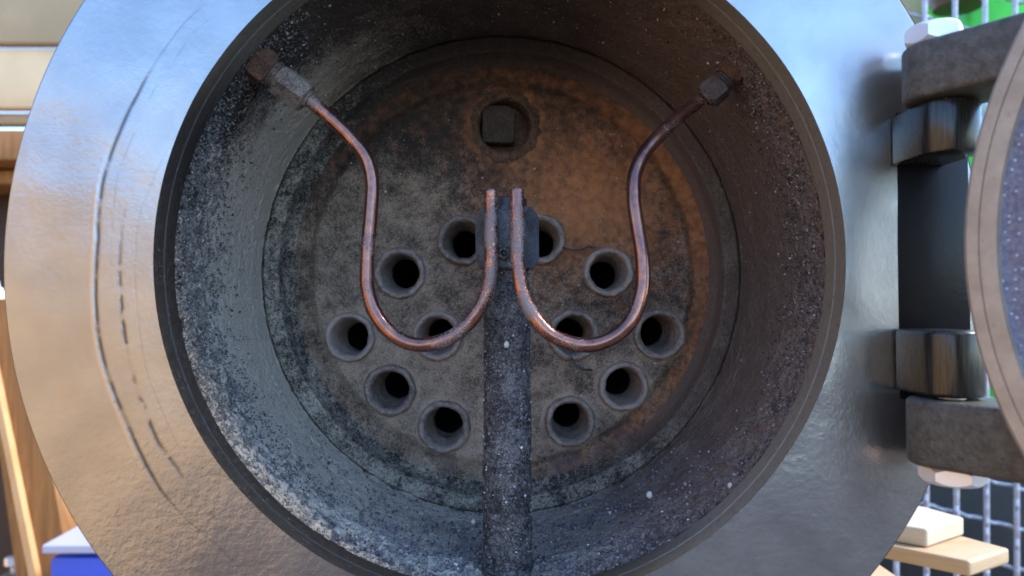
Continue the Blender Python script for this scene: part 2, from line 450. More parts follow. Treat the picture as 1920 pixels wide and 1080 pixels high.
# lip of the mouth
V, F, N, A = lathe_grid([(75.7, .15), (75.66, .8), (75.6, 4.6), (75.9, 4.75), (76.0, 5.0), (75.5, 5.2), (75.4, 9.8), (75.7, 10.6), (76.9, 11.0)], 900, .5)
deg = np.degrees(A) % 360
lip_dirt_lit = .0 + .75 * (1 - ss(40, 75, np.minimum(deg, 360 - deg))) + .5 * ss(95, 125, deg) * (1 - ss(135, 165, deg)) + .25 * (1 - ss(20, 60, abs(deg - 290)))  # brownish dirt plus painted light: paler at right and upper left
V = V + N * ((fbm(V, 1.2, 3, 9) - .5) * .12)[:, None]
mesh_obj('mouth_lip', V, F, LIP, boiler, attrs={'ash': np.clip(lip_dirt_lit, 0, 1)}, sharp=40)

# smokebox wall
prof = [(76.6, 10.9), (77.0, 11.6), (77.0, 58), (76.5, 63.0), (76.7, 63.6), (76.4, 65), (76.4, 73.5), (76.2, 74.4)]
V, F, N, A = lathe_grid(prof, 1500, .30)
deg = np.degrees(A) % 360; y = V[:, 1]
left = 1 - ss(50, 115, abs(deg - 205)); top = 1 - ss(25, 75, abs(deg - 90)); bot = 1 - ss(35, 85, abs(deg - 278))
right = 1 - ss(30, 80, np.minimum(deg, 360 - deg))
crz = (1 - ss(24, 38, y + 8 * (fbm(V, 14, 3, 2) - .5)))
crz_dir = np.clip(left * 1.0 + right * .9 + bot * .45, 0, 1) * (1 - top * .7)
big = fbm(V, 3.0, 3, 41); md = fbm(V, 1.5, 3, 42); fi = vnoise(V / .55, 43)
lump = np.clip(md - .42, 0, 1) * 3.0 + fi * .5
disp = .5 * (fbm(V, .8, 2, 47) - .5) + .6 * (big - .5) + crz * crz_dir * (lump * .7 + .5 * (big - .5)) + (1 - crz) * .25 * (md - .5) + .12 * (fi - .5)
disp += bot * .7 * np.clip(fbm(V, 5, 3, 44) - .45, 0, 1) * 2
V = V + N * disp[:, None]
ash = .16 + .82 * left + .6 * bot + .26 * right * (1 - .3 * crz) - .12 * top  # ash plus painted light: left and floor paler, top darker
ash += .2 * left * ss(40, 50, y) - .58 * left * crz - .30 * left * np.clip(1 - y / 20, 0, 1) + crz * crz_dir * (lump - .55) * .25
ash -= np.clip(bot + left * .6, 0, 1) * (.42 * np.clip(1 - (y - 11) / 26, 0, 1)) * ss(215, 235, deg)  # painted shade: lower left dimmed near the mouth where light is too strong
ash -= .4 * (1 - ss(10, 26, abs(deg - 137))) * (1 - ss(36, 52, y))  # painted shadow round the left union
rust = .22 + .30 * right * ss(25, 60, y) + .15 * right + .12 * top - .35 * left + .1 * bot
tint = .7 * (1 - ss(20, 70, abs(deg - 310))) + .5 * top + .95 * right
mesh_obj('smokebox_wall', V, F, WALL, boiler, attrs={'ash': ash, 'rust': rust, 'tint': np.clip(tint, 0, 1) * (.35 + .8 * fbm(V, 6, 4, 60))})

# ring at the back: end of the boiler barrel, with the crack round it
V, F, N, A = lathe_grid([(77.5, 76.4), (76.0, 76.0), (75.85, 74.6), (75.4, 74.2), (71.6, 74.0), (70.9, 74.5), (70.5, 76.2), (69.9, 78.2), (68.6, 79.6), (67.5, 79.8)], 1100, .30)
deg = np.degrees(A) % 360; rr = np.hypot(V[:, 0], V[:, 2])
left = 1 - ss(60, 125, abs(deg - 210)); right = 1 - ss(30, 80, np.minimum(deg, 360 - deg)); top = 1 - ss(25, 75, abs(deg - 90))
V = V + N * ((fbm(V, 2.0, 4, 19) - .5) * .5)[:, None]
ash = .20 + .30 * left - .2 * top + .12 * right + .25 * (fbm(V, 12, 3, 88) - .5) - .12 * ss(71.2, 70.4, rr)
rust = .15 + .3 * right + .15 * top + .55 * ss(71.2, 70.2, rr) * (.4 + .6 * right + .3 * left) - .3 * left
gap = ss(.44, .56, fbm(V, 22, 2, 71))
mesh_obj('barrel_end_ring', V, F, WALL, boiler, attrs={'ash': ash, 'rust': rust, 'tint': .6 * right + .3 * top}, sharp=50)

# tube plate with holes
TY = 79.0
TUBES = [(867, 450), (1013, 448), (750, 512), (1141, 510), (655, 632), (1237, 627), (820, 630), (1075, 628), (731, 732), (1170, 725), (832, 800), (1069, 791)]
tc = np.array([at(px, py, TY - 1.6) for px, py in TUBES])
rads = np.concatenate([np.linspace(.05, 61, 175), np.linspace(61.4, 69.8, 26)])
prof = np.stack([rads, TY + 1.6 * ss(60, 63.5, rads) - .7 * ss(66, 69.8, rads)], -1)[::-1]
V, F, N, A = lathe_grid(prof, 1000)
deg = np.degrees(A) % 360; rr = np.hypot(V[:, 0], V[:, 2]); x, z = V[:, 0].copy(), V[:, 2].copy()
V[:, 1] += (fbm(V, 9, 4, 51) - .5) * 1.3 * ss(0, 4, 70 - rr) + (fbm(V, 1.6, 3, 52) - .5) * .45
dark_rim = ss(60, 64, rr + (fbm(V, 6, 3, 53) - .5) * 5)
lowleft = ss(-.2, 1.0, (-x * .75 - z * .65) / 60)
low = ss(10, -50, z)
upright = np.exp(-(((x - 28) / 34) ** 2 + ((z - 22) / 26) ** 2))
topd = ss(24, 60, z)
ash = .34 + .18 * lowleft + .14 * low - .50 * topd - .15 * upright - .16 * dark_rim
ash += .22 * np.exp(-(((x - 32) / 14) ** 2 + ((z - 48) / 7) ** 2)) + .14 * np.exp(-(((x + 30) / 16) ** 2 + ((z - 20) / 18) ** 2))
rust = .16 + .68 * upright + .36 * dark_rim * (.6 + .4 * ss(-20, 40, x)) * (1 - .6 * topd) + .12 * topd - .2 * lowleft
pl = at(946, 236, TY)
dp = np.hypot(x - pl[0], z - pl[2]); rust += .25 * np.exp(-((dp - 10.5) / 3.0) ** 2)
for c in tc: ash += .22 * np.exp(-((np.hypot(x - c[0], z - c[2]) - 8.2) / 1.5) ** 2) * (.4 + .6 * low)
tint = .55 * low * ss(.4, .8, fbm(V, 9, 3, 57)) * ss(-35, -55, z)
fc = V[F].mean(1)
keep = np.ones(len(F), bool)
for c in tc: keep &= np.hypot(fc[:, 0] - c[0], fc[:, 2] - c[2]) > 6.9
keep &= np.hypot(fc[:, 0] - pl[0], fc[:, 2] - pl[2]) > 8.6
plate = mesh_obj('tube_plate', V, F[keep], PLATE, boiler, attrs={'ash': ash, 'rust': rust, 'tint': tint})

for i, c in enumerate(tc):
    nvt = 72
    tilt = Matrix.Rotation(R(random.uniform(-2, 2)), 4, 'X') @ Matrix.Rotation(R(random.uniform(-2, 2)), 4, 'Z')
    s = random.uniform(1.02, 1.08)
    prof = np.array([(7.8, 3.4), (7.75, .5), (7.45, -.4), (6.9, -.75), (6.3, -.5), (5.85, .4), (5.65, 1.6), (5.45, 6), (5.0, 12), (4.65, 17), (4.6, 17.6), (6.1, 17.9)], float); prof[:, 0] *= s
    P = densify(prof, .45); aa = np.linspace(0, 2 * np.pi, nvt, endpoint=False)
    Vt = np.stack([P[:, 0][:, None] * np.cos(aa), np.repeat(P[:, 1][:, None], nvt, 1), P[:, 0][:, None] * np.sin(aa)], -1).reshape(-1, 3)
    k = 1 + ((fbm(Vt + i * 31, 2.2, 3, 77) - .5) * .15)
    Vt[:, 0] *= k; Vt[:, 2] *= k; Vt[:, 1] += (fbm(Vt + i * 17, 1.8, 3, 78) - .5) * .9
    Vt = Vt @ np.array(tilt)[:3, :3].T + np.array([c[0], TY - 1.9, c[2]])
    ft = mesh_obj('fire_tube', Vt, grid_faces(len(P), nvt), FERR, plate)
for c in tc:   # deep dark bores
    lathe('tube_bore', [(5.8, TY + 14.5), (5.9, TY + 18), (5.9, TY + 110)], 32, BORE, plate, loc=(c[0], 0, c[2]), cap1=True)

# rusty square plug in its round crust
aa = np.linspace(0, 2 * np.pi, 120, endpoint=False)
P = densify([(12.2, .6), (10.2, -.5), (9.3, -.8), (8.7, -.5), (8.3, .6), (8.1, 3.2), (7.8, 6.5), (.1, 6.8)], .35)
Vt = np.stack([P[:, 0][:, None] * np.cos(aa), np.repeat(P[:, 1][:, None], 120, 1), P[:, 0][:, None] * np.sin(aa)], -1).reshape(-1, 3)
Vt[:, 1] += (fbm(Vt, 1.8, 4, 81) - .5) * 1.0
k = 1 + (fbm(Vt, 3, 3, 82) - .5) * .14; Vt[:, 0] *= k; Vt[:, 2] *= k * 1.02
mesh_obj('plug_seat', Vt + np.array([pl[0], TY - .2, pl[2]]), grid_faces(len(P), 120), CRUST, plate, label='rusty crusted round seat of the square plug')
pc = at(937, 228, TY - 3)
mt = Matrix.Translation((pc[0] - .3, TY + 6.2, pc[2])) @ Matrix.Rotation(R(90), 4, 'X') @ Matrix.Rotation(R(-1.5), 4, 'Z')
prism('plug', [(-5.4, -6.2), (4.6, -6.2), (5.3, -5.4), (5.3, 3.5), (4.6, 5.0), (3, 6.0), (-3.2, 6.0), (-5.0, 5.2), (-5.4, 4)], 0, 6.9, PLUG, plate, .7, 3, mt, label='square-headed plug above the tubes')

# ------------------------------------------------------------------ blast pipe and nozzle
BY = 25.0; bx = at(951, 800, BY)[0]; 
zt = at(950, 505, BY)[2]
zz = np.linspace(-76.5, zt + .5, 220)
path = np.stack([np.full_like(zz, bx), np.full_like(zz, BY), zz], -1)
rad = 5.85 + .5 * np.exp(-((zz + 77) / 3) ** 2) + .25 * ss(-20, -70, zz) - .5 * ss(zt - 8, zt - 1, zz)
nvp = 110
V = (path[:, None] + rad[:, None, None] * np.stack([np.cos(np.linspace(0, 2 * np.pi, nvp, endpoint=False)), np.sin(np.linspace(0, 2 * np.pi, nvp, endpoint=False)), np.zeros(nvp)], -1)[None]).reshape(-1, 3)
dd = V - np.repeat(path, nvp, 0); dd /= np.linalg.norm(dd, axis=1)[:, None]
V = V + dd * ((fbm(V, 1.3, 3, 91) - .5) * .7 * (.6 + .8 * ss(-10, -60, V[:, 2])))[:, None]
g_ = CAST
bp = mesh_obj('blast_pipe', V, grid_faces(len(zz), nvp), CAST, boiler)
nt = at(950, 388, BY - 6)[2]; nb = at(950, 503, BY - 6)[2]
hexp = []
for k in range(6):
    aa_ = R(60 * k); hexp.append((7.25 * math.cos(aa_), 6.9 * math.sin(aa_)))
def hexnut(name, r, z0, z1, mat, parent, mtx, cham=1.2, label=None, drop_k=.9):
    Vh = []; Fh = []
    lv = [(r - cham * 1.0, z0), (r, z0 + cham * .62), (r, z1 - cham * .62), (r - cham * 1.0, z1)]
    # circular chamfer on a hexagon: 48 columns following the hexagon, cut by the cone
    n = 72
    for (rq, zq) in ((r * .80, z0), (None, z0), (None, z1), (r * .80, z1)): pass
    for lev in range(7):
        for k in range(n):
            th = 2 * math.pi * k / n; m = (th + math.pi / 6) % (math.pi / 3) - math.pi / 6
            rf = r * math.cos(math.pi / 6); rh = rf / math.cos(m)       # flats at th = 0
            drop = max(0.0, (rh - rf * 1.01)) * drop_k
            if lev == 0: rr_, z_ = rf * .45, z0
            elif lev == 1: rr_, z_ = min(rh, rf * .97), z0
            elif lev == 2: rr_, z_ = rh, z0 + .05 * r + drop
            elif lev == 3: rr_, z_ = rh, (z0 + z1) / 2
            elif lev == 4: rr_, z_ = rh, z1 - .05 * r - drop
            elif lev == 5: rr_, z_ = min(rh, rf * .97), z1
            else: rr_, z_ = rf * .45, z1
            Vh.append((rr_ * math.cos(th), rr_ * math.sin(th), z_))
    Fh = [tuple(q) for q in grid_faces(7, n).tolist()]
    Fh.append(tuple(range(n - 1, -1, -1))); Fh.append(tuple(6 * n + k for k in range(n)))
    V_ = np.array(Vh) @ np.array(mtx)[:3, :3].T + np.array(mtx)[:3, 3]
    return mesh_obj(name, V_, Fh, mat, parent, True, sharp=22, label=label)
nz = hexnut('blast_nozzle', 8.0, nb, nt + .3, CASTN, bp, Matrix.Translation((bx, BY, 0)) @ Matrix.Rotation(R(-90), 4, 'Z'), 1.5, drop_k=2.0)
lathe('nozzle_tip', [(3.0, nt - 1), (4.9, nt - 1), (4.9, nt + 2.6), (4.6, nt + 2.9), (3.2, nt + 2.9), (3.0, nt + 2.6), (3.0, nt - 6)], 40, BLACK, bp, axis='Z', loc=(bx, BY, 0))
sc = at(945, 475, BY - 7)
mt = Matrix.Translation((sc[0], BY - 6.85, sc[2])) @ Matrix.Rotation(R(90), 4, 'X')
lathe('screw_recess_shade', [(.3, .25), (2.1, .25), (2.1, 0)], 24, BLACK, bp, axis='Z', mtx=mt)  # black ring paints in the dark recess round the screw
lathe('nozzle_screw', [(1.9, 0), (1.9, .5), (1.6, .55), (1.55, 1.5), (1.3, 1.8), (.8, 1.85), (.65, 1.2), (.5, .7), (.05, .7)], 24, CAST, bp, axis='Z', mtx=mt)

# ------------------------------------------------------------------ copper pipes with their unions
def pipe(pts, rad, dust_seed):
    P3 = [at(px, py, y) for px, py, y in pts]
    C = catmull(P3, 16)
    C += (np.stack([fbm(C, 9, 2, dust_seed), fbm(C, 9, 2, dust_seed + 3), fbm(C, 9, 2, dust_seed + 6)], -1) - .5) * .25
    return C
LEFT = [(560, 172, 21.5), (610, 214, 22), (655, 257, 22), (685, 295, 21.5), (697, 340, 20.7), (695, 400, 20), (689, 470, 19), (689, 540, 18), (706, 592, 17.5), (742, 632, 17), (790, 647, 16.5), (845, 632, 16), (888, 594, 16), (914, 545, 16), (921, 490, 16.2), (921, 430, 16.4), (921, 357, 16.5)]
RIGHT = [(1345, 170, 27), (1315, 187, 26), (1268, 224, 23.5), (1217, 275, 19.5), (1192, 320, 16.5), (1188, 370, 14), (1196, 430, 12), (1205, 490, 10.5), (1203, 550, 9.5), (1182, 603, 9), (1142, 636, 9), (1095, 647, 9), (1042, 633, 9), (1004, 598, 9.5), (980, 550, 10.5), (971, 490, 12), (970, 430, 13), (970, 357, 14)]
def dusty(C, lo):
    t_ = np.linspace(0, 1, len(C)); return lo + .17 * ss(.58, .85, t_) + .14 * (1 - ss(0, .12, t_)) + (fbm(C, 7, 2, 66) - .5) * .12  # dust, raised towards the tip to paint in the bright sky reflection
def bent(C, seed): return 1.72 + (fbm(C, 6, 2, seed) - .5) * .16
CL, CR_ = pipe(LEFT, 1.6, 5), pipe(RIGHT, 1.6, 15)
lp = sweep('copper_pipe', CL, bent(CL, 2), 28, COPPER, boiler, rough=.07, hollow=.62, dust_sheen=dusty(CL, -.03), label='dusty copper pipe curling from the left union to the nozzle')
rp = sweep('copper_pipe', CR_, bent(CR_, 8), 28, COPPER, boiler, rough=.07, hollow=.62, dust_sheen=dusty(CR_, -.06), label='brighter copper pipe curling from the right union to the nozzle')
def union(par, p_out, p_in, p_wall, mats, r, fr):
    p_out, p_in, p_wall = map(np.array, (p_out, p_in, p_wall))
    d = p_in - p_out; L = np.linalg.norm(d); q = Vector(d).to_track_quat('Z', 'Y').to_matrix().to_4x4()
    m = Matrix.Translation(p_out) @ q @ Matrix.Rotation(R(12), 4, 'Z')
    hexnut('union_nut', r, 0, L * fr, mats[0], par, m)
    lathe('union_collar', [(1.7, -.7), (2.2, -.6), (2.6, .2)], 30, mats[0], par, axis='Z', mtx=m)
    th = []; z = L * fr - .3
    while z < L * 1.02:
        th += [(.68 * r, z), (.80 * r, z + .35), (.68 * r, z + .7)]; z += .7
    lathe('union_thread', th, 36, mats[0], par, axis='Z', mtx=m)
    d2 = p_wall - p_in; L2 = np.linalg.norm(d2); q2 = Vector(d2).to_track_quat('Z', 'Y').to_matrix().to_4x4()
    hexnut('union_boss', r * 1.12, 0, L2 + 4, mats[1], par, Matrix.Translation(p_in) @ q2 @ Matrix.Rotation(R(25), 4, 'Z'))
union(lp, at(575, 185, 21.5), at(503, 134, 20), at(476, 112, 18), (UNION, RUSTU), 4.2, .75)
union(rp, at(1325, 183, 26.5), at(1368, 145, 25.5), at(1386, 122, 24.5), (UNION2, RUSTU), 3.5, .66)

# ------------------------------------------------------------------ hinge lugs, door
def stad(cx, cy, r, a0, a1, n=20): return [(cx + r * math.cos(R(a0 + (a1 - a0) * k / n)), cy + r * math.sin(R(a0 + (a1 - a0) * k / n))) for k in range(n + 1)]
PX, PY = 92.0, -11.0
lugp = [(86, -.2)] + stad(PX, PY, 6.0, 180, 360) + [(98, -.2)]
def zat(py, y): return at(960, py, y)[2]
prism('hinge_lug', lugp, 20.3, 31.0, LUG, boiler, .5, 2)
prism('hinge_lug', lugp, -29.0, -15.6, LUG, boiler, .9, 3)
prism('hinge_reflection_plate', [(87.2, -.1), (103, -.1), (103, .3), (87.2, .3)], -31, 32, GLOSSB, boiler, .12, 2)  # thin plate, black to paint in the dark reflection of door and straps
for z0_, z1_ in ((21, 44), (-44, -16.5)): lathe('hinge_pin', [(2.6, z0_), (2.6, z1_)], 24, ZINC, boiler, axis='Z', loc=(PX, PY, 0))
TH = R(55); s2 = np.array([math.cos(TH), -math.sin(TH)]); nrm2 = np.array([-math.sin(TH), -math.cos(TH)])  # along the door, inner normal
DC = np.array([130.0, -92.0])
door = bpy.data.objects.new('smokebox_door', None); scene.collection.objects.link(door); door.parent = boiler
door['label'] = 'round smokebox door swung open to the right'
dm = Matrix(((s2[0], 0, nrm2[0], DC[0]), (s2[1], 0, nrm2[1], DC[1]), (0, 1, 0, 0), (0, 0, 0, 1)))   # local x along, y up, z inner normal
lathe('door_seat_ring', [(73.2, -1.2), (73.5, -.1), (74.2, 0), (76.2, 0), (76.35, -.25), (76.5, 0), (78.4, 0), (79, -.5), (79.1, -6.2), (78.2, -6.8), (20, -6.8)], 260, SEAT, door, axis='Z', mtx=dm, sharp=30)
P = densify([(73.3, -1.0), (72.8, -1.6), (60, -2.2), (30, -2.8), (.2, -3)], 1.0)
aa = np.linspace(0, 2 * np.pi, 420, endpoint=False)
V = np.stack([P[:, 0][:, None] * np.cos(aa), P[:, 0][:, None] * np.sin(aa), np.repeat(P[:, 1][:, None], 420, 1)], -1).reshape(-1, 3)
V[:, 2] += (fbm(V, 2.4, 4, 61) - .5) * .9
V = V @ np.array(dm)[:3, :3].T + np.array(dm)[:3, 3]
mesh_obj('door_inner_face', V, grid_faces(len(P), 420), DOORIN, door)
def strap(z0, z1):
    al = math.degrees(math.atan2(s2[1], s2[0]))
    arc = stad(PX, PY, 8.3, al + 90, al + 270, 22)
    e = np.array([PX, PY]) + s2 * 120; nn = np.array([-s2[1], s2[0]]) * 8.3
    poly = [tuple(e + nn)] + arc + [tuple(e - nn)]
    o = prism('hinge_strap', poly, z0, z1, STRAP, door, 1.1, 3)
    return o
st1 = strap(31.4, 43.0); st2 = strap(-43.0, -29.5)
hexnut('bolt_head', 5.7, 43.0, 47.0, ZINC, st1, Matrix.Translation((PX - 2.6, PY, 0)) @ Matrix.Rotation(R(20), 4, 'Z'), label='bright bolt head on top of the upper hinge strap')
hexnut('bolt_nut', 6.2, -46.6, -43.0, ZINC, st2, Matrix.Translation((PX, PY, 0)) @ Matrix.Rotation(R(0), 4, 'Z'), label='bright nut under the lower hinge strap')

# ------------------------------------------------------------------ ash crumbs, cinders, bristles
def rocks(name, pts, sizes, mat, label, cat, up=None):
    ph = (1 + 5 ** .5) / 2
    iv = np.array([(-1, ph, 0), (1, ph, 0), (-1, -ph, 0), (1, -ph, 0), (0, -1, ph), (0, 1, ph), (0, -1, -ph), (0, 1, -ph), (ph, 0, -1), (ph, 0, 1), (-ph, 0, -1), (-ph, 0, 1)]) / 1.9
    fi_ = np.array([(0, 11, 5), (0, 5, 1), (0, 1, 7), (0, 7, 10), (0, 10, 11), (1, 5, 9), (5, 11, 4), (11, 10, 2), (10, 7, 6), (7, 1, 8), (3, 9, 4), (3, 4, 2), (3, 2, 6), (3, 6, 8), (3, 8, 9), (4, 9, 5), (2, 4, 11), (6, 2, 10), (8, 6, 7), (9, 8, 1)])
    n = len(pts)
    j = 1 + RNG.uniform(-.3, .3, (n, 12, 1)); sc_ = RNG.uniform(.6, 1.25, (n, 1, 3))
    q = RNG.normal(size=(n, 3, 3)); Q = np.linalg.qr(q)[0]
    V = np.einsum('nvi,nij->nvj', iv[None] * j * sc_, Q) * np.asarray(sizes)[:, None, None] * .5 + np.asarray(pts)[:, None]
    F = (fi_[None] + (np.arange(n) * 12)[:, None, None]).reshape(-1, 3)
    o = mesh_obj(name, V.reshape(-1, 3), F, mat, None, False); tag(o, label, cat); o['kind'] = 'stuff'; return o
def grain_mat(name, stops, rough=.75):
    g = NT(name); geo = g.n('ShaderNodeNewGeometry'); cr = g.n('ShaderNodeValToRGB'); g.l(geo.outputs['Random Per Island'], cr.inputs[0])
    e = cr.color_ramp.elements; e[0].position = stops[0][0]; e[0].color = stops[0][1] + (1,); e[1].position = stops[-1][0]; e[1].color = stops[-1][1] + (1,)
    for p_, c_ in stops[1:-1]: el = e.new(p_); el.color = c_ + (1,)
    return g.done(cr.outputs[0], rough)
GRAIN = grain_mat('ash_grain', [(0, (.05, .045, .045)), (.5, (.15, .145, .14)), (.85, (.26, .25, .24)), (.95, (.5, .48, .44)), (1, (.7, .68, .62))])
CRUSTG = grain_mat('crust_grain', [(0, (.06, .055, .05)), (.5, (.13, .12, .105)), (.95, (.21, .20, .18)), (1, (.42, .40, .36))])
SOOTG = grain_mat('soot_grain', [(0, (.03, .024, .022)), (.6, (.10, .08, .07)), (.92, (.2, .18, .16)), (1, (.42, .38, .33))])
n = 34000   # crust on the left wall near the mouth
th = RNG.normal(195, 34, n); th = th[(th > 128) & (th < 275)]; yy = 11.5 + np.abs(RNG.normal(0, 14, len(th)))
pts = np.stack([76.7 * np.cos(np.radians(th)), yy, 76.7 * np.sin(np.radians(th))], -1)
ok = RNG.uniform(.2, .75, len(pts)) < fbm(pts, 5, 3, 90); pts = pts[ok]
rocks('ash_crust', pts, RNG.gamma(3, .13, len(pts)).clip(.2, .9), CRUSTG, 'rough pale grey ash crust on the left smokebox wall near the mouth', 'ash')
n = 22000
th = RNG.normal(352, 26, n); yy = 11.5 + np.abs(RNG.normal(0, 11, n))
pts = np.stack([76.7 * np.cos(np.radians(th)), yy, 76.7 * np.sin(np.radians(th))], -1)
ok = RNG.uniform(.25, .75, len(pts)) < fbm(pts, 5, 3, 92); pts = pts[ok]
rocks('soot_crust', pts, RNG.gamma(3, .125, len(pts)).clip(.2, .85), SOOTG, 'coarse brown soot crumbs on the right smokebox wall near the mouth', 'soot')
n = 17000  # ash lying at the bottom
th = RNG.normal(270, 24, n); yy = RNG.uniform(11.5, 74, n)
pts = np.stack([76.3 * np.cos(np.radians(th)), yy, 76.3 * np.sin(np.radians(th))], -1)
ok = RNG.uniform(.2, .75, len(pts)) < fbm(pts, 7, 3, 94); pts = pts[ok]
rocks('ash_heap', pts, RNG.gamma(2.5, .14, len(pts)).clip(.15, 1.1), grain_mat('ash_grain_mauve', [(0, (.06, .045, .05)), (.5, (.16, .13, .135)), (.93, (.26, .23, .23)), (.985, (.45, .42, .38)), (1, (.7, .68, .62))]), 'loose grey and mauve ash lying along the smokebox floor', 'ash')
# specks scattered over upper walls and plate
n = 1500; th = RNG.uniform(0, 180, n); yy = RNG.uniform(12, 74, n)
p1 = np.stack([76.5 * np.cos(np.radians(th)), yy, 76.5 * np.sin(np.radians(th))], -1)
n = 1700; rr = 62 * np.sqrt(RNG.uniform(0, 1, n)); th = RNG.uniform(0, 360, n)
p2 = np.stack([rr * np.cos(np.radians(th)), np.full(n, TY - .5), rr * np.sin(np.radians(th))], -1)
k2 = np.ones(n, bool)
for c in tc: k2 &= np.hypot(p2[:, 0] - c[0], p2[:, 2] - c[2]) > 7
k2 &= RNG.uniform(0, 1, n) < .35 + .65 * ss(0, -50, p2[:, 2])
k2 &= np.hypot(p2[:, 0] - pl[0], p2[:, 2] - pl[2]) > 9
pts = np.vstack([p1, p2[k2]])
rocks('ash_specks', pts, RNG.gamma(2.2, .12, len(pts)).clip(.12, .8), grain_mat('speck_grain', [(0, (.12, .10, .08)), (.6, (.28, .24, .2)), (1, (.6, .55, .48))]), 'tiny pale specks sprinkled over the tube plate and upper smokebox wall', 'ash')
# blast pipe grit
n = 2600; zz = -76 + 95 * RNG.beta(1.1, 1.9, n); th = RNG.uniform(180, 360, n)
pts = np.stack([bx + 6.0 * np.cos(np.radians(th)), BY + 6.0 * np.sin(np.radians(th)), zz], -1)
pts = pts[pts[:, 2] < zt]
rocks('pipe_grit', pts, RNG.gamma(2.2, .1, len(pts)).clip(.12, .75), GRAIN, 'fine ash grit stuck to the front of the upright blast pipe', 'ash')
WHITE = plain('white_ash', (.55, .52, .46), .6, n=1.5)
def cinder(px, py, y, s, label, k):
    c = at(px, py, y); v = RNG.normal(size=(60, 3)); v /= np.linalg.norm(v, axis=1)[:, None]
    import bmesh
    bm = bmesh.new(); bmesh.ops.create_icosphere(bm, subdivisions=2, radius=1)
    V = np.array([w_.co[:] for w_ in bm.verts]); F = [[w_.index for w_ in f_.verts] for f_ in bm.faces]; bm.free()
    V = V * (1 + (fbm(V + k * 7, .8, 3, k) - .5) * .7)[:, None] * np.array([s * .8, s * .8, s]) * .5 + c
    tag(mesh_obj('cinder', V, F, WHITE, None, True, sharp=60), label, 'cinder', 'white cinders lying in the smokebox')
cinder(950, 646, BY - 6.6, 1.7, 'white elongated cinder stuck on the upright pipe below the nozzle', 1)
cinder(1218, 928, 34, 2.0, 'white cinder on the smokebox floor right of the upright pipe', 2)
cinder(1369, 911, 16, 1.7, 'white cinder near the lip at the lower right of the mouth', 3)
cinder(888, 979, 36, 1.5, 'white cinder on the smokebox floor just left of the upright pipe', 4)
def bristle(pts, r, label):
    C = catmull([at(*p) for p in pts], 8); o = sweep('bristle', C, r, 8, DGREY, None); tag(o, label, 'wire', 'loose wire bristles')
bristle([(1052, 463, 77), (1070, 468, 75.5), (1090, 468, 75), (1104, 462, 76), (1112, 465, 77)], .3, 'thin wire bristle lying between the upper right tube ends')
bristle([(1070, 668, 77), (1078, 682, 75), (1092, 692, 75), (1110, 694, 76.5)], .35, 'short curled wire bristle below the inner right tube end')

# ------------------------------------------------------------------ background, right
mesh_t = thing('wire_mesh_panel', 'panel of crimped galvanised wire mesh behind the boiler on the right', 'mesh')
MY = 330.0
def crimp(p0, p1, ph, horiz):
    n_ = 130; t_ = np.linspace(0, 1, n_)[:, None]; P = p0 + (p1 - p0) * t_; L = np.linalg.norm(p1 - p0)
    s_ = t_[:, 0] * L; P[:, 1] += 1.1 * np.sin(s_ * 2 * np.pi / 8.6 + ph)
    if not horiz: P[:, 0] += .7 * np.sin(s_ * 2 * np.pi / 8.6 + ph)
    else: P[:, 2] += .5 * np.sin(s_ * 2 * np.pi / 17 + ph)
    return P
for k in range(10):
    x_ = 1681 + k * 56.5
    p0 = at(x_ - 4, -160, MY); p1 = at(x_, 1180, MY)
    sweep('wire', crimp(p0, p1, k * 1.3, False), 1.75, 8, WIRE, mesh_t)
for k in range(19):
    y_ = -330 + k * 76
    p0 = at(1620, y_ + 30, MY + 3); p1 = at(2240, y_ + 30 + 160, MY + 3)
    sweep('wire', crimp(p0, p1, k, True), 1.3, 8, WIRE, mesh_t)
def bx_(px0, py0, px1, py1, y, thick, name, mat, parent=None, bevel=2, rot=0, label=None):
    a_ = at(px0, py0, y); b_ = at(px1, py1, y); c = (a_ + b_) / 2; w_ = abs(b_[0] - a_[0]) / 2; h_ = abs(b_[2] - a_[2]) / 2
    m = Matrix.Translation((c[0], y + thick / 2, c[2])) @ Matrix.Rotation(R(rot), 4, 'Y')
    return box(name, (-w_, -thick / 2, -h_), (w_, thick / 2, h_), mat, parent, bevel, m, label)
o = bx_(1560, 760, 2400, 1320, 420, 160, 'mesh_backdrop', DARK, None, 4); tag(o, 'added dark cabinet standing behind the wire mesh at lower right', 'backdrop')  # plain dark block added as a backdrop behind the mesh
cr = thing('green_crate', 'bright green plastic crate behind the mesh between the hinge straps', 'crate')
bx_(1812, -120, 2200, 750, 380, 60, 'crate_wall', GREEN, cr, 4)
bx_(1806, 706, 2200, 724, 372, 6, 'crate_strap', ORANGE, cr, 1)
for yy_ in (150, 400, 560): bx_(1806, yy_, 2200, yy_ + 22, 374, 8, 'crate_rib', GREEN, cr, 1)
o = lathe('brown_jar', [(4, 40), (13, 40), (15, 34), (13, 28), (20, 16), (22, 0), (20, -20), (16, -30), (2, -31)], 40, BROWN, None, axis='Z', loc=tuple(at(1795, -62, 365))); tag(o, 'brown round jar behind the mesh above the upper bolt', 'jar')
o = bx_(1640, -200, 1845, 96, 440, 60, 'canvas_sack', BEIGE, None, 18); tag(o, 'beige canvas sack behind the brown jar at upper right', 'sack')
